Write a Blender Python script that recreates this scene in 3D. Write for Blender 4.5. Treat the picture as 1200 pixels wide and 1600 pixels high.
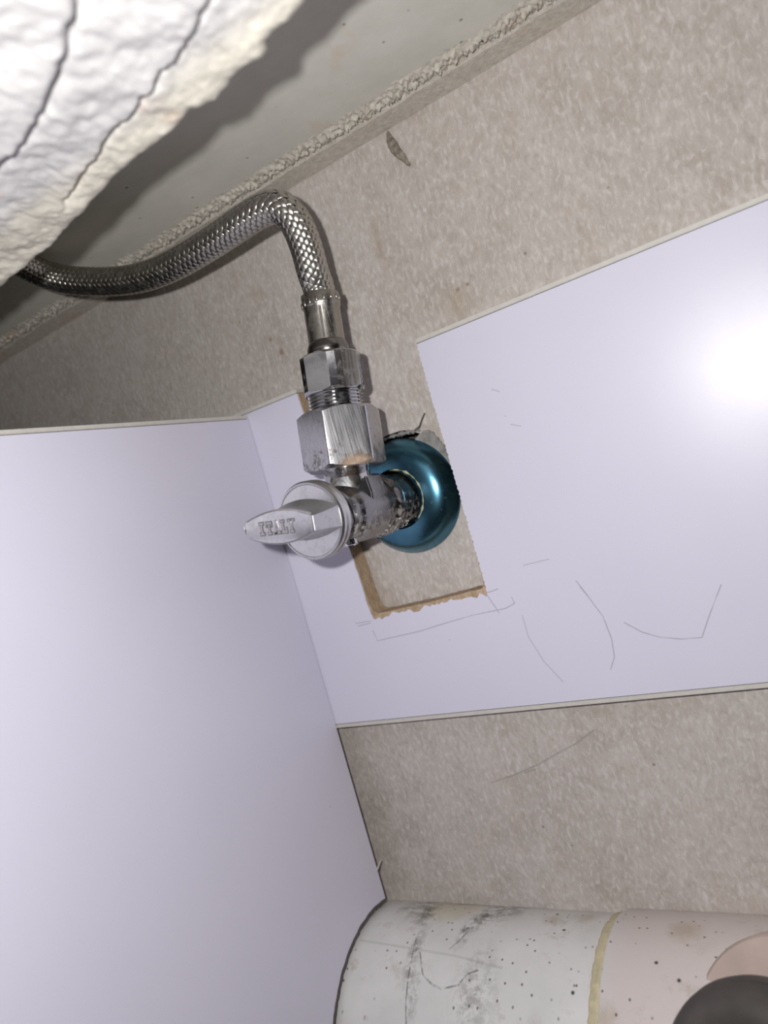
import bpy, bmesh, math, random
from mathutils import Vector, Matrix, noise
from mathutils.geometry import tessellate_polygon
random.seed(7)
for o in list(bpy.data.objects):
    bpy.data.objects.remove(o)
SC = bpy.context.scene
COL = SC.collection
PI = math.pi
ZO = 0.313                      # height of the lens above the floor; all numbers below are millimetres from the lens height

def V(x, y, z):                 # millimetres (z counted from lens height) to world metres
    return Vector((x * .001, y * .001, z * .001 + ZO))

# ------------------------------------------------------------------ camera
yaw, pitch, roll = math.radians(31.04), math.radians(-.798), math.radians(15.95)
F = Vector((-math.sin(yaw) * math.cos(pitch), math.cos(yaw) * math.cos(pitch), math.sin(pitch)))
R0 = Vector((math.cos(yaw), math.sin(yaw), 0)); U0 = R0.cross(F)
IX = math.cos(roll) * R0 - math.sin(roll) * U0
IU = math.sin(roll) * R0 + math.cos(roll) * U0
cam = bpy.data.cameras.new('camera'); camo = bpy.data.objects.new('camera', cam); COL.objects.link(camo)
m = Matrix((IX, IU, -F)).transposed().to_4x4(); m.translation = V(0, -300, 0)
camo.matrix_world = m
cam.sensor_fit = 'VERTICAL'; cam.sensor_height = 36; cam.sensor_width = 36
cam.lens = 1129.0 / 1600 * 36; cam.clip_start = .005; cam.clip_end = 20
cam.dof.use_dof = True; cam.dof.focus_distance = .315; cam.dof.aperture_fstop = 8
SC.camera = camo
# ------------------------------------------------------------------ world, light, exposure
w = bpy.data.worlds.new('world'); SC.world = w; w.use_nodes = True
w.node_tree.nodes['Background'].inputs[0].default_value = (.92, .93, 1, 1)
w.node_tree.nodes['Background'].inputs[1].default_value = .008
fl = bpy.data.lights.new('phone_flash', 'SPOT'); fl.energy = 3.2; fl.spot_size = math.radians(128); fl.spot_blend = .6; fl.shadow_soft_size = .0035; fl.color = (1, .985, .965)
flo = bpy.data.objects.new('phone_flash', fl); COL.objects.link(flo); flo.matrix_world = m; flo.location = V(-18.9, -311, 21.3)
SC.view_settings.view_transform = 'Standard'; SC.view_settings.look = 'None'
SC.view_settings.gamma = 1; SC.view_settings.use_curve_mapping = False
SC.view_settings.exposure = 0.0

# ------------------------------------------------------------------ node helpers
class NT:
    def __init__(s, name):
        s.m = bpy.data.materials.new(name); s.m.use_nodes = True
        s.t = s.m.node_tree; s.t.nodes.clear()
        s.out = s.n('ShaderNodeOutputMaterial'); s.b = s.n('ShaderNodeBsdfPrincipled')
        s.l(s.b.outputs[0], s.out.inputs[0])
        s.geo = s.n('ShaderNodeNewGeometry')
        mp = s.n('ShaderNodeVectorMath', operation='MULTIPLY_ADD')        # world metres -> scene millimetres
        s.l(s.geo.outputs['Position'], mp.inputs[0])
        mp.inputs[1].default_value = (1000, 1000, 1000); mp.inputs[2].default_value = (0, 0, -ZO * 1000)
        s.P = mp.outputs[0]
    def n(s, t, **k):
        x = s.t.nodes.new(t)
        for a, b in k.items(): setattr(x, a, b)
        return x
    def l(s, a, b): s.t.links.new(a, b)
    def put(s, sock, v):
        if isinstance(v, (int, float)): sock.default_value = v
        elif isinstance(v, (tuple, list)): sock.default_value = tuple(v) + ((1,) if len(v) == 3 and sock.type == 'RGBA' else ())
        else: s.l(v, sock)
    def math(s, op, a, b=0, c=0, clamp=False):
        x = s.n('ShaderNodeMath', operation=op, use_clamp=clamp)
        for i, v in enumerate((a, b, c)): s.put(x.inputs[i], v)
        return x.outputs[0]
    def scale(s, v, vec=None):
        x = s.n('ShaderNodeVectorMath', operation='MULTIPLY'); s.l(vec or s.P, x.inputs[0]); x.inputs[1].default_value = v
        return x.outputs[0]
    def noise(s, sc, vec=None, detail=4, rough=.55, dist=0):
        x = s.n('ShaderNodeTexNoise'); s.l(vec or s.P, x.inputs['Vector']); x.inputs['Scale'].default_value = sc
        x.inputs['Detail'].default_value = detail; x.inputs['Roughness'].default_value = rough; x.inputs['Distortion'].default_value = dist
        return x.outputs[0]
    def ramp(s, v, a, b, lo=0., hi=1.):
        x = s.n('ShaderNodeMapRange'); x.clamp = True
        s.l(v, x.inputs[0])
        for i, q in enumerate((a, b, lo, hi)): x.inputs[i + 1].default_value = q
        return x.outputs[0]
    def mix(s, f, a, b, mode='MIX'):
        x = s.n('ShaderNodeMix', data_type='RGBA', blend_type=mode)
        s.put(x.inputs[0], f); s.put(x.inputs[6], a); s.put(x.inputs[7], b)
        return x.outputs[2]
    def blob(s, c, r, soft=.5, wob=0, axes=(1, 1, 1), nsc=.2):     # soft round patch about the point c
        x = s.n('ShaderNodeVectorMath', operation='SUBTRACT'); s.l(s.P, x.inputs[0]); x.inputs[1].default_value = c
        v = s.scale(axes, x.outputs[0])
        y = s.n('ShaderNodeVectorMath', operation='LENGTH'); s.l(v, y.inputs[0]); d = y.outputs['Value']
        if wob: d = s.math('MULTIPLY_ADD', s.noise(nsc, detail=5), -2 * wob, s.math('ADD', d, wob))
        return s.ramp(d, r * (1 - soft), r, 1, 0)
    def seg(s, a, b, wdt, plane='xz'):                     # thin drawn stroke a-b on the plane
        f = (1, 0, 1) if plane == 'xz' else (1, 1, 0)
        k = (lambda q: (q[0], 0, q[1])) if plane == 'xz' else (lambda q: (q[0], q[1], 0))
        A, B = Vector(k(a)), Vector(k(b)); d = B - A
        p = s.n('ShaderNodeVectorMath', operation='MULTIPLY_ADD'); s.l(s.P, p.inputs[0]); p.inputs[1].default_value = f; p.inputs[2].default_value = -A
        t = s.n('ShaderNodeVectorMath', operation='DOT_PRODUCT'); s.l(p.outputs[0], t.inputs[0]); t.inputs[1].default_value = d / max(d.length_squared, 1e-9)
        tc = s.math('ADD', t.outputs['Value'], 0, clamp=True)
        q = s.n('ShaderNodeVectorMath', operation='SCALE'); q.inputs[0].default_value = d; s.l(tc, q.inputs['Scale'])
        e = s.n('ShaderNodeVectorMath', operation='DISTANCE'); s.l(p.outputs[0], e.inputs[0]); s.l(q.outputs[0], e.inputs[1])
        return s.ramp(e.outputs['Value'], wdt * .3, wdt, 1, 0)
    def strokes(s, lines, wdt, plane='xz'):
        f = None
        for L in lines:
            for a, b in zip(L[:-1], L[1:]):
                g = s.seg(a, b, wdt, plane)
                f = g if f is None else s.math('MAXIMUM', f, g)
        return f
    def bump(s, h, st, dist=.001, prev=None):
        x = s.n('ShaderNodeBump'); x.inputs['Strength'].default_value = st; x.inputs['Distance'].default_value = dist
        s.l(h, x.inputs['Height'])
        if prev is not None: s.l(prev, x.inputs['Normal'])
        return x.outputs[0]
    def fin(s, col, rough, metal=0., normal=None, spec=None, coat=None):
        s.put(s.b.inputs['Base Color'], col); s.put(s.b.inputs['Roughness'], rough); s.put(s.b.inputs['Metallic'], metal)
        if normal is not None: s.l(normal, s.b.inputs['Normal'])
        if spec is not None: s.b.inputs['Specular IOR Level'].default_value = spec
        if coat: s.b.inputs['Coat Weight'].default_value = coat[0]; s.b.inputs['Coat Roughness'].default_value = coat[1]
        return s.m

# ------------------------------------------------------------------ materials
def mat_board():
    s = NT('raw_board')
    big = s.noise(.02, detail=3)
    med = s.noise(.11, s.scale((1, 1, .7)), detail=5, rough=.65, dist=.6)
    fleck = s.noise(.42, s.scale((1.25, 1, .62)), detail=4, rough=.55, dist=.5)
    c = s.mix(s.ramp(big, .3, .7), (.42, .372, .335), (.51, .465, .435))
    c = s.mix(s.ramp(med, .35, .7), c, (.56, .515, .485))
    c = s.mix(s.ramp(fleck, .50, .72, 0, .7), c, (.70, .66, .645))
    c = s.mix(s.ramp(fleck, .30, .44, .38, 0), c, (.33, .285, .25))
    brown = s.ramp(s.noise(.05, detail=4, rough=.7), .58, .75, 0, .35)
    c = s.mix(brown, c, (.44, .35, .26))
    # rust freckles and a few rust runs that are on the board itself
    vor = s.n('ShaderNodeTexVoronoi'); s.l(s.P, vor.inputs['Vector']); vor.inputs['Scale'].default_value = .06
    c = s.mix(s.ramp(vor.outputs['Distance'], .03, .055, .55, 0), c, (.16, .09, .05))
    for q, r in (((-221, 12, 90.5), 2.2), ((-118, 12, 83), 1.4), ((-113, 12, 83.5), 1.1), ((-226, 12, 99), 1.6), ((12, 12, 150), 2.2)):
        c = s.mix(s.math('MULTIPLY', s.blob(q, r, .7, .8, nsc=.5), .6), c, (.22, .11, .05))
    c = s.mix(s.math('MULTIPLY', s.blob((-150, 12, 118), 9, .9, 3, (2.5, 1, .5)), .35), c, (.30, .19, .12))
    c = s.mix(s.math('MULTIPLY', s.blob((-120, 12, 78), 10, .9, 3), .35), c, (.36, .25, .13))
    st = s.strokes([((-171, -148.3), (-158, -145), (-144.3, -140.5), (-133, -135.5), (-123, -131.4), (-113, -125.8)), ((-152, -144), (-146, -142.6))], .7)
    c = s.mix(s.math('MULTIPLY', st, s.ramp(fleck, .35, .6, .1, .5)), c, (.20, .17, .15))
    h = s.math('ADD', s.math('MULTIPLY', fleck, .7), s.math('MULTIPLY', med, .5))
    return s.fin(c, .78, normal=s.bump(h, .55, .0009), spec=.25)

LAM = (.70, .68, .805)
def mat_laminate(name, lines=None, soft=None):
    s = NT(name)
    c = s.mix(s.ramp(s.noise(.012, detail=2), .3, .7), LAM, tuple(v * .965 for v in LAM))
    vor = s.n('ShaderNodeTexVoronoi'); s.l(s.P, vor.inputs['Vector']); vor.inputs['Scale'].default_value = .045
    c = s.mix(s.ramp(vor.outputs['Distance'], .012, .024, .55, 0), c, (.32, .27, .25))
    if lines:
        brk = s.ramp(s.noise(.12, detail=2), .22, .5, .35, 1)
        c = s.mix(s.math('MULTIPLY', s.strokes(lines, .36), s.math('MULTIPLY', brk, .55)), c, (.24, .23, .27))
    if soft:
        c = s.mix(s.math('MULTIPLY', s.strokes(soft, .36), .55), c, (.36, .35, .40))
    r = s.ramp(s.noise(.03, detail=3), .3, .7, .32, .37)
    return s.fin(c, r, normal=s.bump(s.noise(.9, detail=2), .05, .0003), spec=.42)

def mat_core():
    s = NT('fibreboard_core')
    n = s.noise(.5, s.scale((1, 1, .5)), detail=5)
    c = s.mix(s.ramp(n, .3, .7), (.36, .255, .165), (.53, .41, .29))
    return s.fin(c, .9, normal=s.bump(n, .6, .0006), spec=.1)

def mat_simple(name, col, rough, metal=0., var=.12, sc=.3, bump=.0, spec=None, bd=.0004):
    s = NT(name)
    n = s.noise(sc, detail=5)
    c = s.mix(s.ramp(n, .3, .7), tuple(v * (1 - var) for v in col), tuple(min(1, v * (1 + var)) for v in col))
    return s.fin(c, rough, metal, normal=s.bump(n, bump, bd) if bump else None, spec=spec)

def mat_slab():
    s = NT('painted_slab')
    n = s.noise(.03, detail=5, rough=.6); n2 = s.noise(.15, detail=5)
    c = s.mix(s.ramp(n, .3, .7), (.60, .60, .54), (.70, .68, .625))
    c = s.mix(s.ramp(n2, .55, .8, 0, .4), c, (.72, .70, .66))
    c = s.mix(s.ramp(s.noise(.045, s.scale((1, .5, 1)), detail=4, rough=.7), .6, .72, 0, .4), c, (.66, .48, .36))
    vor = s.n('ShaderNodeTexVoronoi'); s.l(s.P, vor.inputs['Vector']); vor.inputs['Scale'].default_value = .09
    c = s.mix(s.ramp(vor.outputs['Distance'], .05, .09, .7, 0), c, (.12, .12, .11))
    return s.fin(c, .62, normal=s.bump(n2, .25, .0006), spec=.3)

def mat_mortar():
    s = NT('old_mortar')
    n = s.noise(.3, detail=6, rough=.7)
    c = s.mix(s.ramp(n, .3, .7), (.52, .48, .42), (.76, .72, .64))
    c = s.mix(s.ramp(s.noise(.05, detail=4, rough=.7), .56, .7, 0, .45), c, (.60, .42, .29))
    return s.fin(c, .9, normal=s.bump(s.noise(.7, detail=6, rough=.7), .8, .0008), spec=.15)

def mat_rock():
    s = NT('rough_stone')
    n = s.noise(.035, detail=4); f = s.noise(.35, detail=6, rough=.7)
    c = s.mix(s.ramp(n, .3, .7), (.52, .51, .515), (.64, .63, .63))
    edge = s.n('ShaderNodeSeparateXYZ'); s.l(s.P, edge.inputs[0])
    e = s.ramp(s.math('MULTIPLY_ADD', n, 8, edge.outputs[1]), -156, -146, 0, .7)
    c = s.mix(e, c, (.68, .64, .52))
    c = s.mix(s.ramp(s.noise(.06, detail=3, rough=.6), .63, .74, 0, .35), c, (.62, .43, .33))
    c = s.mix(s.math('MULTIPLY', s.blob((-122, -146, 112), 5, .8, 2), .5), c, (.66, .42, .28))
    h = s.noise(.22, detail=6, rough=.65)
    return s.fin(c, .62, normal=s.bump(h, .32, .0014), spec=.35)

def mat_chrome(name, col=(.60, .595, .60), rough=.12, grime=0., scratch=0., dirt=(.13, .115, .10), gsc=.25, glo=.5, ghi=.7):
    s = NT(name)
    n = s.noise(gsc, detail=6, rough=.65)
    st = s.noise(2.2, s.scale((1, 1, .04)), detail=5)
    g = s.ramp(n, glo, ghi, 0, grime)
    c = s.mix(g, col, dirt)
    r = s.math('ADD', s.math('MULTIPLY_ADD', g, .4, rough), s.math('MULTIPLY', s.ramp(st, .35, .75), scratch * .3))
    met = s.math('MULTIPLY_ADD', g, -.65, 1.0)
    return s.fin(c, r, met, normal=s.bump(st, scratch, .0002) if scratch else s.bump(n, .04, .0003))

def mat_nut():
    s = NT('scratched_chrome')
    st = s.noise(1.6, s.scale((1, 1, .035)), detail=6, rough=.7); n = s.noise(.22, detail=6, rough=.65)
    sep = s.n('ShaderNodeSeparateXYZ'); s.l(s.P, sep.inputs[0])
    low = s.ramp(sep.outputs[2], 30, 19, 0, 1)
    c = s.mix(s.ramp(st, .35, .65), (.50, .50, .53), (.70, .69, .71))
    dk = s.ramp(s.math('MULTIPLY_ADD', low, .17, n), .60, .70, 0, .75)
    c = s.mix(dk, c, (.10, .085, .07))
    ru = s.blob((-157.5, -48.5, 18.5), 8.5, .55, 1.6, (1, 1, 1.7), .3)
    c = s.mix(s.math('MULTIPLY', ru, .75), c, (.52, .36, .24))
    met = s.math('MULTIPLY_ADD', s.math('MAXIMUM', ru, s.math('MULTIPLY', dk, .6)), -.75, 1.0)
    r = s.math('MULTIPLY_ADD', s.ramp(st, .3, .7), .10, .23)
    return s.fin(c, r, met, normal=s.bump(st, .10, .0002))

def mat_blue():
    s = NT('blue_metal')
    n = s.noise(.3, detail=6, rough=.65)
    g = s.ramp(n, .62, .8, 0, .55)
    c = s.mix(s.ramp(s.noise(.08, detail=3), .3, .7), (.065, .185, .275), (.105, .26, .355))
    c = s.mix(g, c, (.33, .40, .42))
    c = s.mix(s.math('MULTIPLY', s.blob((-161.5, 8, 20), 2.6, .6, 1.5, nsc=.5), .8), c, (.45, .20, .10))
    r = s.math('MULTIPLY_ADD', g, .3, .27)
    return s.fin(c, r, 1.0, normal=s.bump(n, .06, .0004))

def mat_body():
    s = NT('grimy_valve_body')
    sep = s.n('ShaderNodeSeparateXYZ'); s.l(s.P, sep.inputs[0])
    low = s.ramp(sep.outputs[2], 3, -10)                       # lime scale has run to the underside
    n = s.noise(.4, detail=6, rough=.7)
    sc = s.ramp(s.math('ADD', n, s.math('MULTIPLY', low, .20)), .62, .76)
    c = s.mix(s.ramp(n, .35, .6), (.13, .12, .115), (.30, .295, .29))
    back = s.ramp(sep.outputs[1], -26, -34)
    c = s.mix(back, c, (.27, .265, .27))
    c = s.mix(s.math('MULTIPLY', sc, .8), c, (.34, .30, .265))
    met = s.math('MULTIPLY_ADD', sc, -.9, .95)
    r = s.math('MULTIPLY_ADD', sc, .5, .16)
    return s.fin(c, r, met, normal=s.bump(n, .22, .0006))

def mat_pvc():
    s = NT('white_drain_pvc')
    n = s.noise(.05, detail=4); f = s.noise(.3, detail=6, rough=.7)
    sep = s.n('ShaderNodeSeparateXYZ'); s.l(s.P, sep.inputs[0])
    c = s.mix(s.ramp(n, .3, .7), (.64, .635, .625), (.72, .71, .70))
    pink = s.ramp(sep.outputs[0], -128, -112, 0, .75)
    c = s.mix(pink, c, (.66, .575, .54))
    # old glue smear and mould, each with its own shape on the pipe
    c = s.mix(s.math('MULTIPLY', s.blob((-205, 4, -207), 20, .45, 6, (1, .9, 1), .12), .6), c, (.57, .52, .36))
    mf = s.ramp(s.noise(.22, detail=7, rough=.75), .43, .56)
    for q, r, ax, k in (((-224, 2, -207), 15, (1.1, .75, .6), .8), ((-216, -9, -205), 9, (1.5, .7, .6), .9), ((-177, 3, -207), 15, (1.1, .9, .6), .9),
                        ((-184, -8, -205), 9, (1.6, .6, .6), .85), ((-189, -18, -205), 7, (1.6, .5, .6), .8), ((-211, -34, -208), 12, (3, .5, .6), .7), ((-206, -48, -215), 9, (2.5, .6, .6), .6),
                        ((-176, -46, -214), 16, (1.2, .6, .6), .45), ((-204, 11, -212.5), 22, (.8, 3, 1), .85), ((-166, 11, -212.5), 12, (.8, 3, 1), .7)):
        b = s.math('MULTIPLY', s.blob(q, r, .9, 4, ax, .30), k)
        c = s.mix(s.math('MULTIPLY', b, mf), c, (.075, .068, .055))
    for q, r in (((-90, -12, -203), 9), ((-150, -6, -205), 6), ((-118, -50, -214), 7), ((-135, 0, -206), 8)):
        c = s.mix(s.math('MULTIPLY', s.blob(q, r, .8, 4, nsc=.3), .5), c, (.42, .32, .20))
    fx = s.scale((1, 1, 0))
    vor = s.n('ShaderNodeTexVoronoi', voronoi_dimensions='2D'); s.l(fx, vor.inputs['Vector']); vor.inputs['Scale'].default_value = .13
    sel = s.ramp(s.noise(.035, detail=2), .45, .52)
    c = s.mix(s.math('MULTIPLY', s.ramp(vor.outputs['Distance'], .04, .085, .85, 0), sel), c, (.12, .085, .06))
    br = s.math('MULTIPLY', s.ramp(s.noise(.09, detail=6, rough=.75), .55, .70), s.ramp(s.noise(.025, detail=2), .42, .58))
    c = s.mix(s.math('MULTIPLY', br, .5), c, (.36, .28, .20))
    st = s.strokes([((-244, -30), (-225, -31), (-190, -33), (-165, -36))], .8, 'xy')
    c = s.mix(s.math('MULTIPLY', st, .32), c, (.36, .35, .33))
    st = s.strokes([((-208, -33), (-203, -42), (-197, -45), (-192, -46), (-184, -44), (-181, -40), (-176, -38)), ((-213, -26), (-211, -38), (-209, -52), (-207, -60)),
                    ((-186, -16), (-190, -26), (-193, -30))], .55, 'xy')
    c = s.mix(s.math('MULTIPLY', st, s.ramp(f, .38, .55, 0, .7)), c, (.10, .09, .08))
    for a in ((-77, -31), (-132, -42), (-90, -36), (-99, -30), (-150, 0), (-142, -14)):
        c = s.mix(s.seg(a, (a[0] + .1, a[1]), 1.0, 'xy'), c, (.05, .04, .035))
    return s.fin(c, .36, normal=s.bump(f, .12, .0005), spec=.4)

M = dict(
    board=mat_board(), core=mat_core(), slab=mat_slab(), mortar=mat_mortar(), rock=mat_rock(), blue=mat_blue(), body=mat_body(), pvc=mat_pvc(),
    side=mat_laminate('white_laminate_side'),
    strip=mat_laminate('white_laminate_marked',
        lines=[((-206, -61), (-205, -66.5), (-195, -66), (-180, -65.3), (-165, -63.5), (-150, -62), (-133, -61.5), (-128, -60), (-128.5, -57)),
               ((-141, -51), (-136.5, -63)), ((-205.5, -56), (-215, -55.8)), ((-140, -53), (-134, -52.2)), ((-206, -57), (-214, -57.4)),
               ((-98, -55), (-95, -62), (-91, -72), (-90, -82), (-91, -90), (-94, -95)),
               ((-83, -76), (-77, -81), (-71, -84), (-63, -86), (-55, -86.5), (-50, -78), (-43, -67))],
        soft=[((-126, -66), (-126, -76), (-122, -88), (-116, -98)), ((-97, -58), (-95, -62)), ((-119, -44), (-107, -43.6)), ((-108, 32), (-111, 34)), ((-103, 15), (-107, 17))]),
    band=mat_simple('edge_banding', (.60, .575, .54), .45, var=.05),
    band_dark=mat_simple('glue_line', (.10, .09, .085), .8),
    masonry=mat_simple('dark_masonry', (.13, .115, .10), .95, bump=.5),
    chrome=mat_chrome('chrome', (.60, .60, .61), .10, .35),
    chrome_knob=mat_chrome('satin_chrome', (.58, .575, .585), .30, .25, gsc=.5),
    chrome_nut=mat_nut(),
    steel=mat_chrome('steel_wire', (.56, .54, .50), .31, .2),
    ferrule=mat_chrome('brushed_steel', (.44, .42, .385), .25, .4, .3),
    gun=mat_chrome('dark_steel', (.26, .25, .24), .22, .2),
    liner=mat_simple('dark_liner', (.02, .02, .02), .6),
    rust=mat_simple('rust_film', (.42, .26, .15), .8, bump=.4),
    scale=mat_simple('lime_scale', (.60, .57, .52), .95, bump=.6, sc=.8),
    ink=mat_simple('letter_grime', (.10, .095, .09), .7),
    letter=mat_chrome('letter_metal', (.45, .44, .44), .4, .3),
    dark_pipe=mat_simple('dark_grey_rubber', (.062, .055, .05), .5, var=.3, sc=.06, spec=.35),
    branch=mat_simple('pinkish_pvc', (.50, .40, .35), .42, var=.12, sc=.05),
    glue=mat_simple('yellow_glue', (.56, .50, .33), .5, var=.15),
    cocoon=mat_simple('dry_husk', (.25, .215, .18), .85, var=.45, sc=.5, bump=.6),
    floor=mat_simple('cement_floor', (.22, .20, .18), .9, bump=.4),
    flap=mat_simple('torn_paper', (.27, .26, .25), .85, var=.3, bump=.5),
)

# ------------------------------------------------------------------ object helpers
def link(name, me, mat, parent=None, smooth=False, org=None):
    o = bpy.data.objects.new(name, me); COL.objects.link(o)
    base = Vector((0, 0, 0))
    if parent is not None:
        p = parent
        while p: base += p.location; p = p.parent
        o.parent = parent
    elif org is not None:
        base = org; o.location = org
    me.transform(Matrix.Translation(-base))
    me.materials.append(M[mat] if isinstance(mat, str) else mat)
    if smooth:
        me.polygons.foreach_set('use_smooth', [True] * len(me.polygons))
        if smooth is not True:
            me.set_sharp_from_angle(angle=math.radians(smooth))
    return o
def obj(name, bm, mat, parent=None, smooth=False, org=None):
    bmesh.ops.recalc_face_normals(bm, faces=bm.faces)
    me = bpy.data.meshes.new(name); bm.to_mesh(me); bm.free()
    return link(name, me, mat, parent, smooth, org)
def thing(name, label, cat, loc, group=None):
    o = bpy.data.objects.new(name, None); COL.objects.link(o); o.empty_display_size = .01
    o.location = loc; return tag(o, label, cat, group)
def tag(o, label, cat, group=None):
    o['label'] = label; o['category'] = cat
    if group: o['group'] = group
    return o
def struct(o): o['kind'] = 'structure'; return o

def box(bm, x0, x1, y0, y1, z0, z1):
    v = [bm.verts.new(V(x, y, z)) for x in (x0, x1) for y in (y0, y1) for z in (z0, z1)]
    for f in ((0, 1, 3, 2), (4, 6, 7, 5), (0, 4, 5, 1), (2, 3, 7, 6), (0, 2, 6, 4), (1, 5, 7, 3)):
        bm.faces.new([v[i] for i in f])
    return v
def prism(bm, outline, fn, d0, d1, holes=()):              # flat outline (+ holes) given thickness; fn(a, b, d) -> mm
    loops = [outline] + list(holes)
    pts = [[Vector((a, b, 0)) for a, b in L] for L in loops]
    tris = tessellate_polygon(pts)
    flat = [q for L in loops for q in L]
    A = [bm.verts.new(V(*fn(a, b, d0))) for a, b in flat]; B = [bm.verts.new(V(*fn(a, b, d1))) for a, b in flat]
    for t in tris:
        bm.faces.new([A[i] for i in t]); bm.faces.new([B[i] for i in reversed(t)])
    k = 0
    for L in loops:
        n = len(L)
        for i in range(n):
            a, b = k + i, k + (i + 1) % n
            bm.faces.new((A[a], A[b], B[b], B[a]))
        k += n
def frame(axis):
    a = Vector(axis).normalized()
    u = a.cross(Vector((0, 0, 1)) if abs(a.z) < .9 else Vector((1, 0, 0))).normalized()
    return a, u, a.cross(u)
def lathe(bm, prof, base, axis, seg=64, jit=0., cap=True):  # prof: (distance along axis, radius) in mm
    a, u, v = frame(axis); base = Vector(base)
    rows = []
    for t, r in prof:
        row = []
        for i in range(seg):
            th = 2 * PI * i / seg
            q = base + a * t + (u * math.cos(th) + v * math.sin(th)) * r
            if jit: q += (u * math.cos(th) + v * math.sin(th)) * jit * noise.noise(q * .35)
            row.append(bm.verts.new(V(*q)))
        rows.append(row)
    for p, q in zip(rows[:-1], rows[1:]):
        for i in range(seg):
            bm.faces.new((p[i], p[(i + 1) % seg], q[(i + 1) % seg], q[i]))
    if cap:
        bm.faces.new(rows[0]); bm.faces.new(rows[-1])
def rough_line(pts, step, amp, freq=.5, seed=0.):           # resample a polyline and make it uneven
    out = []
    for a, b in zip(pts[:-1], pts[1:]):
        A, B = Vector(a), Vector(b); n = max(1, int((B - A).length / step)); d = (B - A).normalized(); nn = Vector((-d.y, d.x))
        for i in range(n):
            q = A + (B - A) * (i / n)
            out.append(tuple(q + nn * amp * noise.fractal(Vector((q.x * freq, q.y * freq, seed)), 1.0, 2.0, 3)))
    out.append(tuple(pts[-1])); return out

# ================================================================== SETTING
WB = 12.0       # depth of the raw board's face behind the face of the white strip
# raw board wall, with the broken hole round the valve inlet and its bottom edge resting over the drain pipe
hole = []
for i in range(72):
    a = 2 * PI * i / 72
    r = 24
    for c, wd, h in ((80, 40, 8.0), (45, 26, 6.5), (108, 18, 3.5)):
        d = (math.degrees(a) - c + 180) % 360 - 180
        r = max(r, 24 + h * math.exp(-(d / wd) ** 4)) if abs(d) < 90 else r
    r += 1.1 * noise.noise(Vector((math.cos(a) * 4, math.sin(a) * 4, .3)))
    hole.append((-172 + r * math.cos(a), -.6 + r * math.sin(a)))
wall_out = [(-620, 170), (320, 170), (320, -209.8), (-119, -211.0), (-121, -212.4), (-126, -213.3), (-262, -213.3), (-262, -305), (-620, -305)]
bm = bmesh.new(); prism(bm, wall_out, lambda a, b, d: (a, d, b), WB, WB + 9, [hole])
wall_back = struct(obj('wall_back', bm, 'board'))
bm = bmesh.new(); box(bm, -620, 320, 45, 60, -305, 170)
obj('masonry', bm, 'masonry', wall_back)
bm = bmesh.new()                                           # torn grey facing round the top of the hole
fo = rough_line([(-156, 26.5), (-150, 27), (-146, 20), (-142.5, 10), (-141.5, 2)], 1.0, 1.2, .5, 2.)
fi = rough_line([(-160, 24), (-153, 20), (-149, 13), (-145.5, 4), (-142.5, 1)], 1.0, .8, .5, 5.)
prism(bm, fo + fi[::-1], lambda a, b, d: (a, d - .02 * (b + 0), b), WB - 1.0, WB - .3)
obj('torn_facing', bm, 'flap', wall_back)
bm = bmesh.new()                                           # curled splinter above the plate
fo = [(-158, 29.2), (-155, 30.2), (-153, 32.6), (-150.4, 35.2)]; fi = [(-150.8, 34.6), (-153.6, 31.4), (-155, 29.3), (-158, 28.4)]
prism(bm, fo + fi, lambda a, b, d: (a, d, b), WB - 1.6, WB - .1)
obj('splinter', bm, 'masonry', wall_back)
bm = bmesh.new()
for i in range(26):
    t = i / 25; x = -186 + t * 30; z = 28.0 + 1.6 * math.sin(t * 3.0) + .8 * noise.noise(Vector((i * .7, 0, 0)))
    bmesh.ops.create_icosphere(bm, subdivisions=1, radius=(.0007 + .0006 * random.random()), matrix=Matrix.Translation(V(x, WB - .2, z)))
o = obj('broken_crumbs', bm, 'flap', wall_back); o['kind'] = 'stuff'

# slab overhead
SZ = 165.5
bm = bmesh.new(); box(bm, -620, 320, -300, 60, SZ, SZ + 30)
ceiling = struct(obj('ceiling', bm, 'slab'))
# mortar seam: a smooth fillet along the board and a crumbly ridge on its outer side
bm = bmesh.new(); NX, NY = 1300, 56
rows = []
for i in range(NX + 1):
    x = -600 + 900 * i / NX; row = []
    for j in range(NY + 1):
        y = 11.9 - 40 * j / NY
        dn = 0
        wv = 2.2 * noise.noise(Vector((x * .02, 0, 1))) + 1.2 * noise.noise(Vector((x * .09, 3, 1)))
        edge = -3 + wv                                    # fillet ends, ridge begins
        if y > edge: dn = 2.2 + .15 * noise.noise(Vector((x * .1, y * .1, 0)))
        q = (y - (edge - 5)) / (5.5 + 2 * noise.noise(Vector((x * .06, 7, 0))))
        rid = math.exp(-q * q * 1.6)
        f = noise.fractal(Vector((x * .5, y * .5, 4)), .7, 2.1, 5)
        dn = max(dn, rid * (1.8 + 2.6 * f))
        if j in (0,): dn = max(dn, 2.2)
        row.append(bm.verts.new(V(x, y, SZ + .3 - max(dn, 0))))
    rows.append(row)
for a, b in zip(rows[:-1], rows[1:]):
    for j in range(NY): bm.faces.new((a[j], a[j + 1], b[j + 1], b[j]))
struct(obj('trim_1', bm, 'mortar', None, True))
# floor
bm = bmesh.new(); box(bm, -620, 320, -500, 60, -333, -313)
struct(obj('floor', bm, 'floor'))

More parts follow.
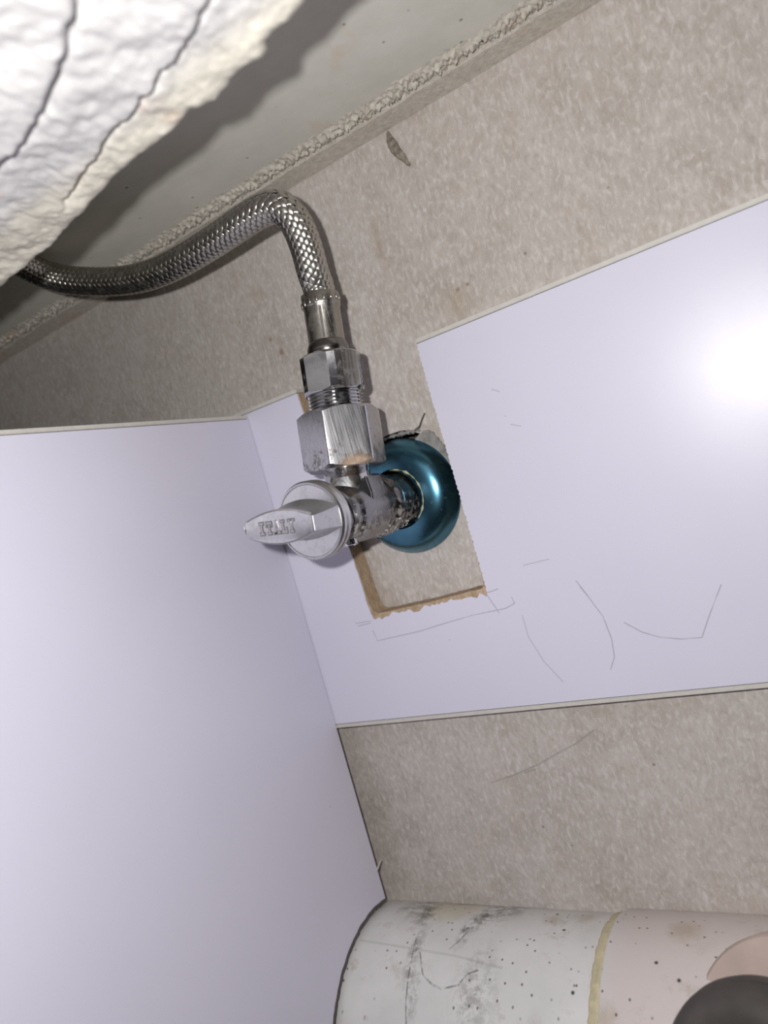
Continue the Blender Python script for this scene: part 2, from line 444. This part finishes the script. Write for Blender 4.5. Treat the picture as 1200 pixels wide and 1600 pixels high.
# ================================================================== WHITE BACK STRIP (with the sawn notch)
ST, SB = 64.6, -107.0
strip = thing('back_panel', 'long white strip panel on the beige board with a notch sawn round the valve', 'panel', V(-60, 0, SB))
XL, XR = -262, 250
notch_core = [(-210.4, ST)] + [(-208.8, 30), (-206.8, 0), (-204.6, -40), (-203.9, -48), (-202.9, -51.3), (-200.2, -53)] + \
    rough_line([(-198, -53), (-170, -52.3), (-141.6, -50.6)], 1.2, .3, .6, 3.) + \
    rough_line([(-140.4, -49), (-139.6, -20), (-139.5, 20), (-139.4, ST)], 1.0, .35, .9, 8.)
bm = bmesh.new()
prism(bm, [(XL, ST), (XL, SB), (XR, SB), (XR, ST)] + notch_core[::-1], lambda a, b, d: (a, d, b), .7, WB - 1.0)
c = obj('core', bm, 'core', strip); c['label'] = 'brown fibreboard core seen in the sawn notch'
# laminate face: saw-toothed right edge, chipped lower edge
le = rough_line([(-210.9, ST), (-208.9, 30), (-206.9, 0), (-205.2, -35), (-204.9, -48), (-204.4, -52)], 1.4, .35, .5, 1.)
be = []
x = -203.6
while x < -142:
    be.append((x, -55.2 + 2.0 * noise.fractal(Vector((x * .16, 0, 6.)), .6, 2., 4) + (x + 203) * .036 + random.uniform(-.3, .3)))
    x += random.uniform(.6, 1.5)
be += [(-141.5, -53.6), (-140.4, -54.8), (-139.6, -52.6)]
re_ = []
z = -51.0
while z < ST - 1:
    dx = (z + 51) / 116 * .9
    re_.append((-139.7 - dx * .3 + random.uniform(-.08, .1), z)); re_.append((-139.4 - dx * .3 + random.uniform(-.12, .45), z + 1.0))
    z += random.uniform(2.0, 2.9)
re_.append((-139.4, ST))
bm = bmesh.new()
lam_out = [(XL, ST), (XL, SB), (XR, SB), (XR, ST)] + (le + be + re_)[::-1]
prism(bm, lam_out, lambda a, b, d: (a, d, b), 0, .7)
obj('laminate', bm, 'strip', strip)
for x0, x1, zz, sgn in ((XL, -210.8, ST, 1), (-139.6, XR, ST, 1), (XL, XR, SB, -1)):
    bm = bmesh.new()
    a, b = sorted((zz + .30 * sgn, zz + 2.3 * sgn)); box(bm, x0, x1, -.1, WB - .5, a, b)
    bmesh.ops.bevel(bm, geom=[e for e in bm.edges], offset=.00035, segments=2, affect='EDGES')
    o = obj('edge_banding', bm, 'band', strip); o['label'] = 'off-white edge banding'
    bm = bmesh.new(); a, b = sorted((zz - .02 * sgn, zz + .32 * sgn)); box(bm, x0, x1, .15, WB - .6, a, b)
    obj('glue_line', bm, 'band_dark', strip)

# ================================================================== WHITE SIDE PANEL
PX = -245.5
side = thing('side_panel', 'large white panel at left, its lower corner cut round the white drain pipe', 'panel', V(PX, -150, -313))
YC, ZC, RC = -16, -258, 55.5
arc = []
a0 = math.degrees(math.atan2(math.sqrt(RC ** 2 - (0 - .5 - YC) ** 2), -.5 - YC))
for i in range(70):
    an = math.radians(a0 + (200 - a0) * i / 69)
    r = RC + (0.9 * noise.fractal(Vector((i * .23, 0, 2.2)), .8, 2, 3) if i > 1 else 0) + .6 * math.sin(i * .21)
    arc.append((YC + r * math.cos(an), ZC + r * math.sin(an)))
arc = [(-.5, arc[0][1])] + arc[1:] + [(YC - RC - 4, -313)]
PT = 61.6
out = [(-.5, PT), (-420, PT), (-420, -313)] + arc[::-1]
bm = bmesh.new(); prism(bm, out, lambda a, b, d: (d, a, b), PX - 12, PX - .6)
o = obj('core', bm, 'core', side)
bm = bmesh.new(); prism(bm, out, lambda a, b, d: (d, a, b), PX - .6, PX)
obj('laminate', bm, 'side', side)
bm = bmesh.new(); box(bm, PX - 12, PX + .1, -420, -.5, PT + .3, PT + 2.2)
bmesh.ops.bevel(bm, geom=list(bm.edges), offset=.00035, segments=2, affect='EDGES')
o = obj('edge_banding', bm, 'band', side); o['label'] = 'off-white edge banding'
bm = bmesh.new(); box(bm, PX - 11.8, PX - .1, -420, -.7, PT - .02, PT + .32)
obj('glue_line', bm, 'band_dark', side)
bm = bmesh.new(); rows = []                                # uneven dark bead along the cut round the pipe
for i in range(161):
    an = math.radians(a0 + (196 - a0) * i / 160)
    n1 = noise.noise(Vector((i * .16, 3, 1))); n2 = noise.noise(Vector((i * .4, 8, 1)))
    ro = RC + .5 + .5 * n1; ri = ro - 1.5 - .5 * n2
    rows.append([bm.verts.new(V(PX + dx, min(YC + q * math.cos(an), -.6), ZC + q * math.sin(an))) for q, dx in ((ro + .4, -.1), (ro, .35 + .2 * n2), (ri, .3), (ri - .2, -2.5), (ro, -2.5))])
for a, b in zip(rows[:-1], rows[1:]):
    for j in range(5): bm.faces.new((a[j], a[(j + 1) % 5], b[(j + 1) % 5], b[j]))
o = obj('dark_seam', bm, 'band_dark', side); o['label'] = 'dark seam in the cut round the pipe'
bm = bmesh.new()                                           # a lifted white shaving on the panel's back edge
prism(bm, [(-2.2, -187.6), (2.8, -184.6), (3.2, -185.1), (-1.6, -188.6)], lambda a, b, d: (PX + d + max(0, a) * .3, a, b), .02, .4)
obj('shaving', bm, 'band', side)

# ================================================================== ROUGH STONE EDGE overhead, close to the lens
edge_y = [(-520, -128), (-300, -130), (-201, -133.4), (-175, -137), (-147, -141.0), (-128, -140.6), (-117, -142.2), (-110.8, -139.4), (-104, -142.0), (-99, -142.6), (-93.5, -141.4),
          (-90.5, -142.0), (-89.0, -145.2), (-86, -145.8), (-81, -145.6), (-60, -148), (0, -150), (160, -152)]
def ey(x):
    for (a, b), (c_, d) in zip(edge_y[:-1], edge_y[1:]):
        if a <= x <= c_: return b + (d - b) * (x - a) / (c_ - a)
    return edge_y[-1][1]
def ez(x): return 116 + .03 * (x + 120) + 1.0 * noise.noise(Vector((x * .05, 9, 0)))
CR = ([(-340, -133.5), (-190, -142), (-170, -147.5), (-149, -153), (-135, -156.6), (-126, -157.2), (-111, -159.6), (-100, -162), (-89, -166.5), (-84, -167), (-60, -172), (0, -180)],
      [(-340, -150), (-200, -168), (-160, -173.3), (-142, -175.6), (-129, -178.4), (-118, -182), (-99, -192), (-80, -200), (0, -225)])
def crack(x, k):                                           # distances from the edge at which the layers step down
    L = CR[k]
    for (a, b), (c_, d) in zip(L[:-1], L[1:]):
        if a <= x <= c_: return ey(x) - (b + (d - b) * (x - a) / (c_ - a)) + 1.3 * noise.noise(Vector((x * .13, 2.0, k)))
    return 30
bm = bmesh.new(); NU, NV = 820, 190
vs = [-1.0] + [200 * (j / NV) ** 1.25 for j in range(NV + 1)]
rows = []
for i in range(NU + 1):
    x = -330 + 500 * i / NU; row = []
    e = ey(x) + .9 * noise.fractal(Vector((x * .12, 0, 3)), .8, 2, 4); z0 = ez(x)
    row.append(bm.verts.new(V(x, e + 6, SZ + 1)))
    row.append(bm.verts.new(V(x, e + 2.5, (SZ + z0) / 2)))
    for v in vs[1:]:
        y = e - v
        z = z0 - 2.2 * (1 - math.exp(-v / 2.0)) + .10 * v
        for k, hgt, wd in ((0, 2.4, 1.0), (1, 3.4, 1.6)):
            c0 = crack(x, k); f_ = max(0, min(1, (-60 - x) / 8)) if k == 0 else 1
            fade = 1.0 if k else max(0., min(1., (x + 176) / 14))
            s_ = 1 / (1 + math.exp(-(v - c0) / (wd * .35)))
            z -= hgt * s_ * fade
            z += 2.6 * fade * math.exp(-((v - c0 + .9) / (wd * .9)) ** 2)          # the open crack under each layer
        f = noise.fractal(Vector((x * .06, y * .06, 5)), .85, 2.0, 5)
        z -= 1.5 * f * min(1, v / 4) + .28 * noise.fractal(Vector((x * .3, y * .3, 2)), .8, 2, 3)
        row.append(bm.verts.new(V(x, y, z)))
    row.append(bm.verts.new(V(x, e - 202, SZ + 1)))
    rows.append(row)
for a, b in zip(rows[:-1], rows[1:]):
    for j in range(len(a) - 1): bm.faces.new((a[j], a[j + 1], b[j + 1], b[j]))
bm.faces.new(rows[0]); bm.faces.new(rows[-1])
st = obj('stone_ledge', bm, 'rock', None, True, V(-130, -200, SZ))
tag(st, 'rough white cracked stone ledge hanging in the top left corner', 'stone')

# ================================================================== ESCUTCHEON
AX, AZ = -172.0, -.6
esc = thing('escutcheon', 'shiny blue domed cover plate where the valve enters the wall', 'cover plate', V(AX, WB, AZ))
prof = [(1.4, 26.5), (.2, 27.6), (.2, 28.2), (.9, 28.5), (1.7, 28.2)]
for i in range(1, 25):
    r = 28 - (28 - 14.6) * i / 24
    prof.append((1.6 + 10.2 * (.84 * (1 - (r / 28) ** 8.0) + .16 * (1 - (r - 14.6) / 13.4)), r))
prof += [(10.8, 14.2), (12.3, 13.9), (14.5, 13.75)]
bm = bmesh.new(); lathe(bm, prof, (AX, WB, AZ), (0, -1, 0), 128, cap=False)
obj('plate', bm, 'blue', esc, 50)
bm = bmesh.new()                                           # yellowed sealant bead at the neck
rows = []
for i in range(61):
    an = math.radians(-62 + 150 * i / 60); th = max(.08, .30 + .8 * noise.noise(Vector((i * .21, 0, 7)))) * (1 if 3 < i < 57 else .3)
    rows.append([bm.verts.new(V(AX + (14.2 + th * math.cos(j * PI / 3)) * math.cos(an), WB - 11.7 + th * math.sin(j * PI / 3), AZ + (14.2 + th * math.cos(j * PI / 3)) * math.sin(an))) for j in range(6)])
for a, b in zip(rows[:-1], rows[1:]):
    for j in range(6): bm.faces.new((a[j], a[(j + 1) % 6], b[(j + 1) % 6], b[j]))
bm.faces.new(rows[0]); bm.faces.new(rows[-1])
o = obj('sealant', bm, 'glue', esc, True); o['label'] = 'yellowed sealant bead'

# ================================================================== ANGLE VALVE
val = thing('angle_valve', 'chrome angle valve with big hex nut and lever knob in the panel notch', 'valve', V(AX, -30, -14))
bm = bmesh.new()
lathe(bm, [(0, 12.4), (40, 12.6), (55, 12.7), (57.5, 12.7), (58, 13.9), (60, 14.4), (64, 14.4), (65, 13.6)], (AX, 42, AZ), (0, -1, 0), 72, jit=.5)
obj('inlet', bm, 'body', val, 40)
bm = bmesh.new()
lathe(bm, [(0, 12.6), (1.5, 13.4), (9, 13.6), (17, 13.3), (23, 13.0), (27, 12.6), (28, 11.6), (31, 11.4), (31.6, 9.8), (38, 9.6), (38.2, 10.6), (42.6, 10.6)], (AX, -22, AZ), (0, -1, 0), 72, jit=.5)
obj('body', bm, 'body', val, 40)
# outlet, leaning a little towards the wall and to the right
A0 = Vector((AX + .3, -39.5, 0)); TOP = Vector((-163.6, -31.0, 90)); AD = (TOP - A0).normalized()
def onax(z): return A0 + AD * ((z - A0.z) / AD.z)
bm = bmesh.new(); lathe(bm, [(0, 10.8), (13.2, 10.6), (14.2, 10.0), (22, 10.0)], onax(0), AD, 64)
obj('outlet_neck', bm, 'chrome', val, 40)
# faceted shoulder between body and outlet
bm = bmesh.new()
q0 = onax(-9)
pts = [(-9.5, 6), (8.0, 8.2), (13.0, 3.2), (12.9, -10), (9, -12), (-9, -12), (-12.4, -9), (-12.4, 2)]
lo = [bm.verts.new(V(AX + a * .8, -38.5 - b * .75, -9)) for a, b in pts]
mid = [bm.verts.new(V(AX + .6 + a, -38.5 - b, 5)) for a, b in pts]
hi = [bm.verts.new(V(AX + .9 + a * .90, -38.2 - b * .9, 12.5)) for a, b in pts]
for p, q in ((lo, mid), (mid, hi)):
    for i in range(8): bm.faces.new((p[i], p[(i + 1) % 8], q[(i + 1) % 8], q[i]))
bm.faces.new(lo); bm.faces.new(hi)
bmesh.ops.bevel(bm, geom=list(bm.edges), offset=.0006, segments=2, affect='EDGES')
obj('shoulder', bm, 'body', val, 35)
# bottom boss with its open rim
bm = bmesh.new(); lathe(bm, [(0, 3.6), (11.4, 3.4), (12.4, 3.2), (12.6, 2.5), (10.4, 2.2)], (AX + .6, -48.0, AZ - 1), (.06, -.12, -1), 32)
obj('drain_boss', bm, 'chrome', val, 40)

def hexnut(bm, c0, axis, h, ap, apc, az, cham=1.2, n=10):   # hexagon with narrow corner facets and chamfered ends
    a = Vector(axis).normalized()
    ref = Vector((math.cos(math.radians(az)), math.sin(math.radians(az)), 0)); ref = (ref - a * ref.dot(a)).normalized(); sd = a.cross(ref)
    if apc < 0:                                            # rounded corners of radius -apc
        cc = (ap + apc) / math.cos(PI / 6)
        planes = [(k * 60 + dl, ap if dl == 30 else cc * math.cos(math.radians(dl)) - apc) for k in range(6) for dl in (-20, -10, 0, 10, 20, 30)]
    else:
        planes = [(k * 30, apc if k % 2 == 0 else ap) for k in range(12)]     # k even: corner facet at az
    poly = []
    for (t0, d0), (t1, d1) in zip(planes, planes[1:] + planes[:1]):
        r0, r1 = math.radians(t0), math.radians(t1); det = math.cos(r0) * math.sin(r1) - math.sin(r0) * math.cos(r1)
        poly.append(((d0 * math.sin(r1) - d1 * math.sin(r0)) / det, (d1 * math.cos(r0) - d0 * math.cos(r1)) / det))
    fine = []
    for (x0, y0), (x1, y1) in zip(poly, poly[1:] + poly[:1]):
        for i in range(n): fine.append((x0 + (x1 - x0) * i / n, y0 + (y1 - y0) * i / n))
    c0 = Vector(c0)
    def ring(fn):
        r_ = []
        for x, y in fine:
            rr = math.hypot(x, y); X, Y, T = fn(x, y, rr); r_.append(bm.verts.new(V(*(c0 + ref * X + sd * Y + a * T))))
        return r_
    R = ap * .985; dz = lambda rr: .12 + max(0, rr - R) * cham * .5
    k = lambda x, y, rr, q: (x / rr * q, y / rr * q)
    rings = [ring(lambda x, y, rr: (*k(x, y, rr, ap * .45), 0)), ring(lambda x, y, rr: (*k(x, y, rr, R), 0)), ring(lambda x, y, rr: (x, y, dz(rr))),
             ring(lambda x, y, rr: (x, y, h - dz(rr))), ring(lambda x, y, rr: (*k(x, y, rr, R), h)), ring(lambda x, y, rr: (*k(x, y, rr, ap * .45), h))]
    N = len(fine)
    for p, q in zip(rings[:-1], rings[1:]):
        for i in range(N): bm.faces.new((p[i], p[(i + 1) % N], q[(i + 1) % N], q[i]))
    bm.faces.new(rings[0]); bm.faces.new(rings[-1])
L_ = lambda z: onax(z)
bm = bmesh.new(); hexnut(bm, L_(18.0), AD, 25.3, 15.9, -1.3, -77.5, 1.3)
obj('hex_coupling', bm, 'chrome_nut', val, 14)
prof = [(0, 11.8), (1.0, 11.8)]
for i in range(6): prof += [(1.0 + i * 1.5, 10.9), (1.5 + i * 1.5, 11.9), (1.9 + i * 1.5, 11.9), (2.4 + i * 1.5, 10.9)]
bm = bmesh.new(); lathe(bm, prof, L_(42.5), AD, 64)
obj('thread', bm, 'chrome', val, 30)
# knob
KC = (AX + .2, -64.8, .6)
bm = bmesh.new()
lathe(bm, [(-.2, 9.0), (0, 15.2), (.5, 15.8), (2.6, 15.9), (3.0, 15.5), (3.4, 15.5), (3.8, 15.9), (5.4, 15.9), (6.3, 15.3), (6.4, 14.6), (6.2, 14.3), (6.4, 6)], KC, (0, -1, 0), 96)
kn = obj('knob', bm, 'chrome_knob', val, 30)
LR = math.radians(7.4); LC = (-173.6, 1.6)
def lev(a, b, y):                                          # lever coordinates: a along, b across
    return (LC[0] + a * math.cos(LR) + b * math.sin(LR), y, LC[1] - a * math.sin(LR) + b * math.cos(LR))
def marq(L, H, tip, n=80, tooth=0., close=2.0):
    o_ = []
    for s_ in (1, -1):
        for i in range(n + 1):
            t = -1 + 2 * i / n; x = t * L * s_
            y = tip + (H - tip) * (1 - abs(t) ** 1.9)
            if tooth and abs(t) < .93: y += tooth * (1 if i % 2 else -1)
            o_.append((x, y * s_))
    return o_
bm = bmesh.new()
secs = [(-88.2, marq(16.0, 6.0, 2.7, tooth=0)), (-88.0, marq(16.3, 6.3, 2.8, tooth=.34)), (-86.4, marq(16.4, 6.4, 2.9, tooth=.34)), (-86.0, marq(16.4, 5.9, 2.9)),
        (-81.0, marq(16.4, 5.6, 3.2)), (-75.0, marq(16.5, 6.2, 3.7)), (-71.2, marq(16.6, 8.2, 4.1)), (-70.4, marq(16.6, 8.6, 4.2)), (-65.2, marq(16.7, 7.0, 4.4))]
rows = [[bm.verts.new(V(*lev(a, b, y))) for a, b in sec] for y, sec in secs]
for p, q in zip(rows[:-1], rows[1:]):
    for i in range(len(p)): bm.faces.new((p[i], p[(i + 1) % len(p)], q[(i + 1) % len(p)], q[i]))
bm.faces.new(rows[0]); bm.faces.new(rows[-1])
lever = obj('lever', bm, 'chrome_knob', kn, 35)
lever['label'] = 'flat oval lever bar marked ITALY, with knurled edges'
bm = bmesh.new(); prism(bm, [(-17.4, -1.9), (-16.0, -2.6), (-15.6, 2.6), (-17.4, 2.0)], lambda a, b, d: lev(a, b, d), -87.9, -84.5)
bmesh.ops.bevel(bm, geom=list(bm.edges), offset=.0004, segments=2, affect='EDGES')
obj('lever_nub', bm, 'chrome_knob', kn)
# slab-serif raised letters with grime caught round them
def glyph(ch):
    R = lambda x0, x1, y0, y1: [(x0, y0), (x1, y0), (x1, y1), (x0, y1)]
    if ch == 'I': return [R(.32, .62, 0, 1), R(.1, .84, 0, .2), R(.1, .84, .8, 1)]
    if ch == 'T': return [R(.35, .65, 0, 1), R(.02, .98, .8, 1), R(.02, .2, .6, 1), R(.8, .98, .6, 1), R(.2, .8, 0, .17)]
    if ch == 'A': return [[(.08, 0), (.34, 0), (.58, 1), (.38, 1)], [(.66, 0), (.96, 0), (.64, 1), (.44, 1)], R(.26, .74, .26, .44), R(.0, .4, 0, .15), R(.6, 1.04, 0, .15)]
    if ch == 'L': return [R(.2, .48, 0, 1), R(.04, .94, 0, .2), R(.76, .94, 0, .42), R(.04, .64, .84, 1)]
    if ch == 'Y': return [R(.36, .64, 0, .5), [(.06, 1), (.34, 1), (.62, .44), (.38, .44)], [(.94, 1), (.68, 1), (.38, .44), (.62, .44)], R(.2, .8, 0, .16), R(-.02, .42, .86, 1), R(.6, 1.02, .86, 1)]
W_, H_, X0 = 3.15, 5.0, -9.6
def letters(bm, grow, y0, y1):
    for i, ch in enumerate('ITALY'):
        for P in glyph(ch):
            cx = sum(p[0] for p in P) / 4; cy = sum(p[1] for p in P) / 4
            Q = []
            for px, py in P:
                a = X0 + i * 3.55 + px * W_; b = -2.5 + py * H_
                Q.append((a + grow * (1 if px > cx else -1), b + grow * (1 if py > cy else -1)))
            prism(bm, Q, lambda a, b, d: lev(a, b, d), y0 + random.random() * .004, y1)
bm = bmesh.new(); letters(bm, .26, -88.22, -88.1)
o = obj('lettering_grime', bm, 'ink', kn)
bm = bmesh.new(); letters(bm, -.07, -88.4, -88.15)
o = obj('lettering', bm, 'letter', kn); o['label'] = 'raised letters reading ITALY'
# lime scale crust under the inlet
bm = bmesh.new()
for i in range(170):
    an = math.radians(random.gauss(-88, 24)); y = random.choice((random.gauss(-19, 5), random.gauss(-8, 5), random.uniform(-30, -4)))
    r = 13.3 if y > -15 else 14.2 if y > -22 else 13.5
    rr = random.uniform(.2, .6) * .001
    bmesh.ops.create_icosphere(bm, subdivisions=1, radius=rr, matrix=Matrix.Translation(V(AX + r * math.cos(an), y, AZ + r * math.sin(an))) @ Matrix.Rotation(random.random() * 3, 4, 'Y') @ Matrix.Diagonal((random.uniform(.7, 1.6), random.uniform(.7, 1.5), random.uniform(.5, 1), 1)))
o = obj('lime_crust', bm, 'scale', val, True); o['kind'] = 'stuff'; o['label'] = 'white lime scale crumbs'

# ================================================================== BRAIDED HOSE
hose = thing('braided_hose', 'stainless braided flexible hose curving left from the valve nut to behind the white stone', 'hose', L_(67))
bm = bmesh.new(); hexnut(bm, L_(50.5), AD, 16.6, 12.9, 13.9, -54, 1.6)
obj('swivel_nut', bm, 'chrome', hose)
bm = bmesh.new(); lathe(bm, [(-1.0, 7.6), (.2, 8.6), (1.6, 9.1), (3.4, 9.0), (5.2, 8.3), (6.2, 7.8)], L_(67.2), AD, 64)
obj('collar', bm, 'gun', hose, True)
prof = [(0, 7.9), (14.8, 7.9), (15.4, 8.1), (15.8, 8.35)]
prof += [(16.6, 8.35), (20.2, 8.4), (21.0, 8.3), (21.2, 7.4)]
bm = bmesh.new(); lathe(bm, prof, L_(72.8), AD, 96)
fer = obj('ferrule', bm, 'ferrule', hose, 40)
bm = bmesh.new()                                           # rolled seam and crimp marks
a_, u_, v_ = frame(AD)
def faz(az): return (Vector((math.cos(math.radians(az)), math.sin(math.radians(az)), 0)))
fd = faz(-62)
for s_, azz in ((-1, -64), (1, -60)):
    d = faz(azz); p0 = L_(73.6) + d * 7.85; p1 = L_(87.4) + d * 7.85; sd = Vector((-d.y, d.x, 0))
    vv = []
    for p in (p0, p1):
        for k, o2 in ((-.28, 0), (0, .32), (.28, 0)): vv.append(bm.verts.new(V(*(p + sd * k + d * o2))))
    bm.faces.new((vv[0], vv[1], vv[4], vv[3])); bm.faces.new((vv[1], vv[2], vv[5], vv[4]))
for k in range(16):
    d = faz(k * 22.5); p = L_(90.4) + d * 8.3
    bmesh.ops.create_icosphere(bm, subdivisions=2, radius=.0009, matrix=Matrix.Translation(V(*p)) @ Matrix.Diagonal((.7, .7, 1.6, 1)))
obj('crimp_marks', bm, 'ferrule', fer, True)

ctrl = [tuple(L_(91)), tuple(L_(97)), (-161.6, -33.5, 102.5), (-159.9, -36, 112.2), (-159.3, -39, 121.8), (-161.4, -41.5, 128.6), (-166.6, -43, 132.4), (-178.3, -44, 132.8), (-202.8, -43, 132.2), (-233.4, -42, 133.2),
        (-258.7, -42.5, 137.9), (-285.2, -46, 147.6), (-298.5, -53, 154.8), (-300.7, -64, 160.1), (-298, -72, 162.6)]
P = [Vector(c_) for c_ in ctrl]
def cr(i, t):
    p0, p1, p2, p3 = P[max(i - 1, 0)], P[i], P[i + 1], P[min(i + 2, len(P) - 1)]
    return .5 * ((2 * p1) + (p2 - p0) * t + (2 * p0 - 5 * p1 + 4 * p2 - p3) * t * t + (3 * p1 - p0 - 3 * p2 + p3) * t ** 3)
dense = [cr(i, t / 40) for i in range(len(P) - 1) for t in range(40)] + [P[-1]]
for _ in range(160):                                        # relax so the bend runs smoothly
    dense = [dense[0]] + [(a + b * 2 + c_) / 4 for a, b, c_ in zip(dense[:-2], dense[1:-1], dense[2:])] + [dense[-1]]
S = [0.]
for a, b in zip(dense[:-1], dense[1:]): S.append(S[-1] + (b - a).length)
LEN = S[-1]; STEP = .36; NS = int(LEN / STEP)
cl = []; k = 0
for i in range(NS + 1):
    s_ = LEN * i / NS
    while k < len(S) - 2 and S[k + 1] < s_: k += 1
    cl.append(dense[k].lerp(dense[k + 1], (s_ - S[k]) / max(S[k + 1] - S[k], 1e-9)))
T = [(cl[min(i + 2, NS)] - cl[max(i - 2, 0)]).normalized() for i in range(NS + 1)]
fr = []; u = T[0].cross(Vector((0, 1, 0))).normalized()
for t in T:
    u = (u - t * u.dot(t)).normalized(); fr.append((u, t.cross(u)))
bm = bmesh.new(); rows = []
for i in range(0, NS + 1, 6):
    uu, vv = fr[i]; rows.append([bm.verts.new(V(*(cl[i] + (uu * math.cos(2 * PI * j / 24) + vv * math.sin(2 * PI * j / 24)) * 6.0))) for j in range(24)])
for a, b in zip(rows[:-1], rows[1:]):
    for j in range(24): bm.faces.new((a[j], a[(j + 1) % 24], b[(j + 1) % 24], b[j]))
obj('liner', bm, 'liner', hose, True)
NB, PITCH, RB, AMP = 8, 25.0, 6.65, .30
verts, faces = [], []
acr = [-1, -.78, -.55, -.33, -.11, .11, .33, .55, .78, 1]; hts = [-.22, .10, -.02, .13, -.0, .0, .13, -.02, .10, -.22]
acr = [-1, -.67, -.33, 0, .33, .67, 1]; hts = [-.25, .08, -.03, .12, -.03, .08, -.25]
for dr in (1, -1):
    for k in range(NB):
        base = len(verts)
        for i in range(NS + 1):
            s_ = LEN * i / NS; th = 2 * PI * k / NB + dr * 2 * PI * s_ / PITCH
            ph = math.cos(PI * 2 * NB * s_ / PITCH); ph = math.copysign(abs(ph) ** .6, ph)
            r = RB + dr * AMP * ph
            uu, vv = fr[i]
            for a, h in zip(acr, hts):
                an = th + a * .0 ; w2 = 1.42 * a              # half width of the flat bundle, across the strand
                an = th + w2 * .52 / RB; ds = -dr * w2 * .85
                q = cl[i] + T[i] * ds + (uu * math.cos(an) + vv * math.sin(an)) * (r + h)
                verts.append(V(*q))
        na = len(acr)
        for i in range(NS):
            for j in range(na - 1):
                p = base + i * na + j
                faces.append((p, p + 1, p + na + 1, p + na))
me = bpy.data.meshes.new('braid'); me.from_pydata(verts, [], faces)
o = link('braid', me, 'steel', hose, True); o['kind'] = 'stuff'

# ================================================================== DRAIN PIPE
pipe = thing('drain_pipe', 'white plastic drain pipe with mould stains lying along the foot of the wall', 'pipe', V(-180, YC, ZC - 53))
bm = bmesh.new(); lathe(bm, [(0, 53), (300, 53)], (-420, YC, ZC), (1, 0, 0), 128)
obj('pipe', bm, 'pvc', pipe, 40)
bm = bmesh.new(); lathe(bm, [(0, 53), (0.2, 54.6), (1.4, 55.2), (200, 56.2), (320, 56.2)], (-120.6, YC, ZC), (1, 0, 0), 128)
sk = obj('socket', bm, 'pvc', pipe, 40); sk['label'] = 'wider pinkish socket end'
bm = bmesh.new(); lathe(bm, [(0, 52.8), (.8, 53.3), (3.2, 53.5), (4.8, 53.9), (5.0, 52.8)], (-125.4, YC, ZC), (1, 0, 0), 128, jit=.5)
o = obj('glue_ring', bm, 'glue', pipe, True); o['label'] = 'yellowed glue ring'
BD = Vector((-.19, -.87, .41)).normalized(); BO = Vector((-41.5, YC, -238))
bm = bmesh.new(); lathe(bm, [(0, 36), (20, 36.5), (22, 38.6), (36, 39.2), (37.6, 38.2), (37.6, 20.5), (60.4, 20.5), (60.4, 5)], BO, BD, 96)
br = obj('branch', bm, 'branch', pipe, 40); br['label'] = 'pinkish branch socket facing outwards'
dk = thing('dark_pipe_end', 'dark grey rounded pipe end on the drain branch in the bottom right corner', 'pipe', V(*(BO + BD * 62)))
bm = bmesh.new(); lathe(bm, [(60.8, 22), (64, 28.5), (67, 31.6), (72, 32.2), (73, 31.2), (76, 31.0), (77, 31.8), (80, 31.2), (83, 29.6), (85, 27), (85.8, 23.5), (85.4, 20.5), (83, 19.6)], BO, BD, 96)
obj('rubber_rim', bm, 'dark_pipe', dk, 40)
bm = bmesh.new(); lathe(bm, [(83.2, 19.2), (86, 18.8), (87.6, 16), (88.2, 12), (88.2, 3)], BO, BD, 64)
obj('inner_plug', bm, 'dark_pipe', dk, 40)

# ================================================================== small dry husk on the board
bm = bmesh.new(); NR, NC = 26, 14; rows = []
for i in range(NR + 1):
    t = i / NR; w2 = 2.6 * math.sin(PI * min(1, t * 1.05)) ** .8 * (1 - .25 * t) + .25 + (.9 if t > .9 else 0) * (1 - abs(t - .95) * 20 if abs(t - .95) < .05 else 0)
    cx = -129.6 + 5.0 * t - 1.2 * math.sin(t * 4); cz = 163 - 19.5 * t
    row = []
    for j in range(NC):
        an = 2 * PI * j / NC
        q = Vector((cx + w2 * math.cos(an), WB - .5 - (1.1 * w2 / 2.6) * math.sin(an), cz))
        q += Vector((1, 1, 0)) * .45 * noise.noise(q * .6)
        q.y = min(q.y, WB - .02)
        row.append(bm.verts.new(V(*q)))
    rows.append(row)
for a, b in zip(rows[:-1], rows[1:]):
    for j in range(NC): bm.faces.new((a[j], a[(j + 1) % NC], b[(j + 1) % NC], b[j]))
bm.faces.new(rows[0]); bm.faces.new(rows[-1])
hk = obj('insect_cocoon', bm, 'cocoon', None, True, V(-127, WB, 144))
tag(hk, 'small withered brown cocoon hanging on the beige board just below the slab joint', 'cocoon')
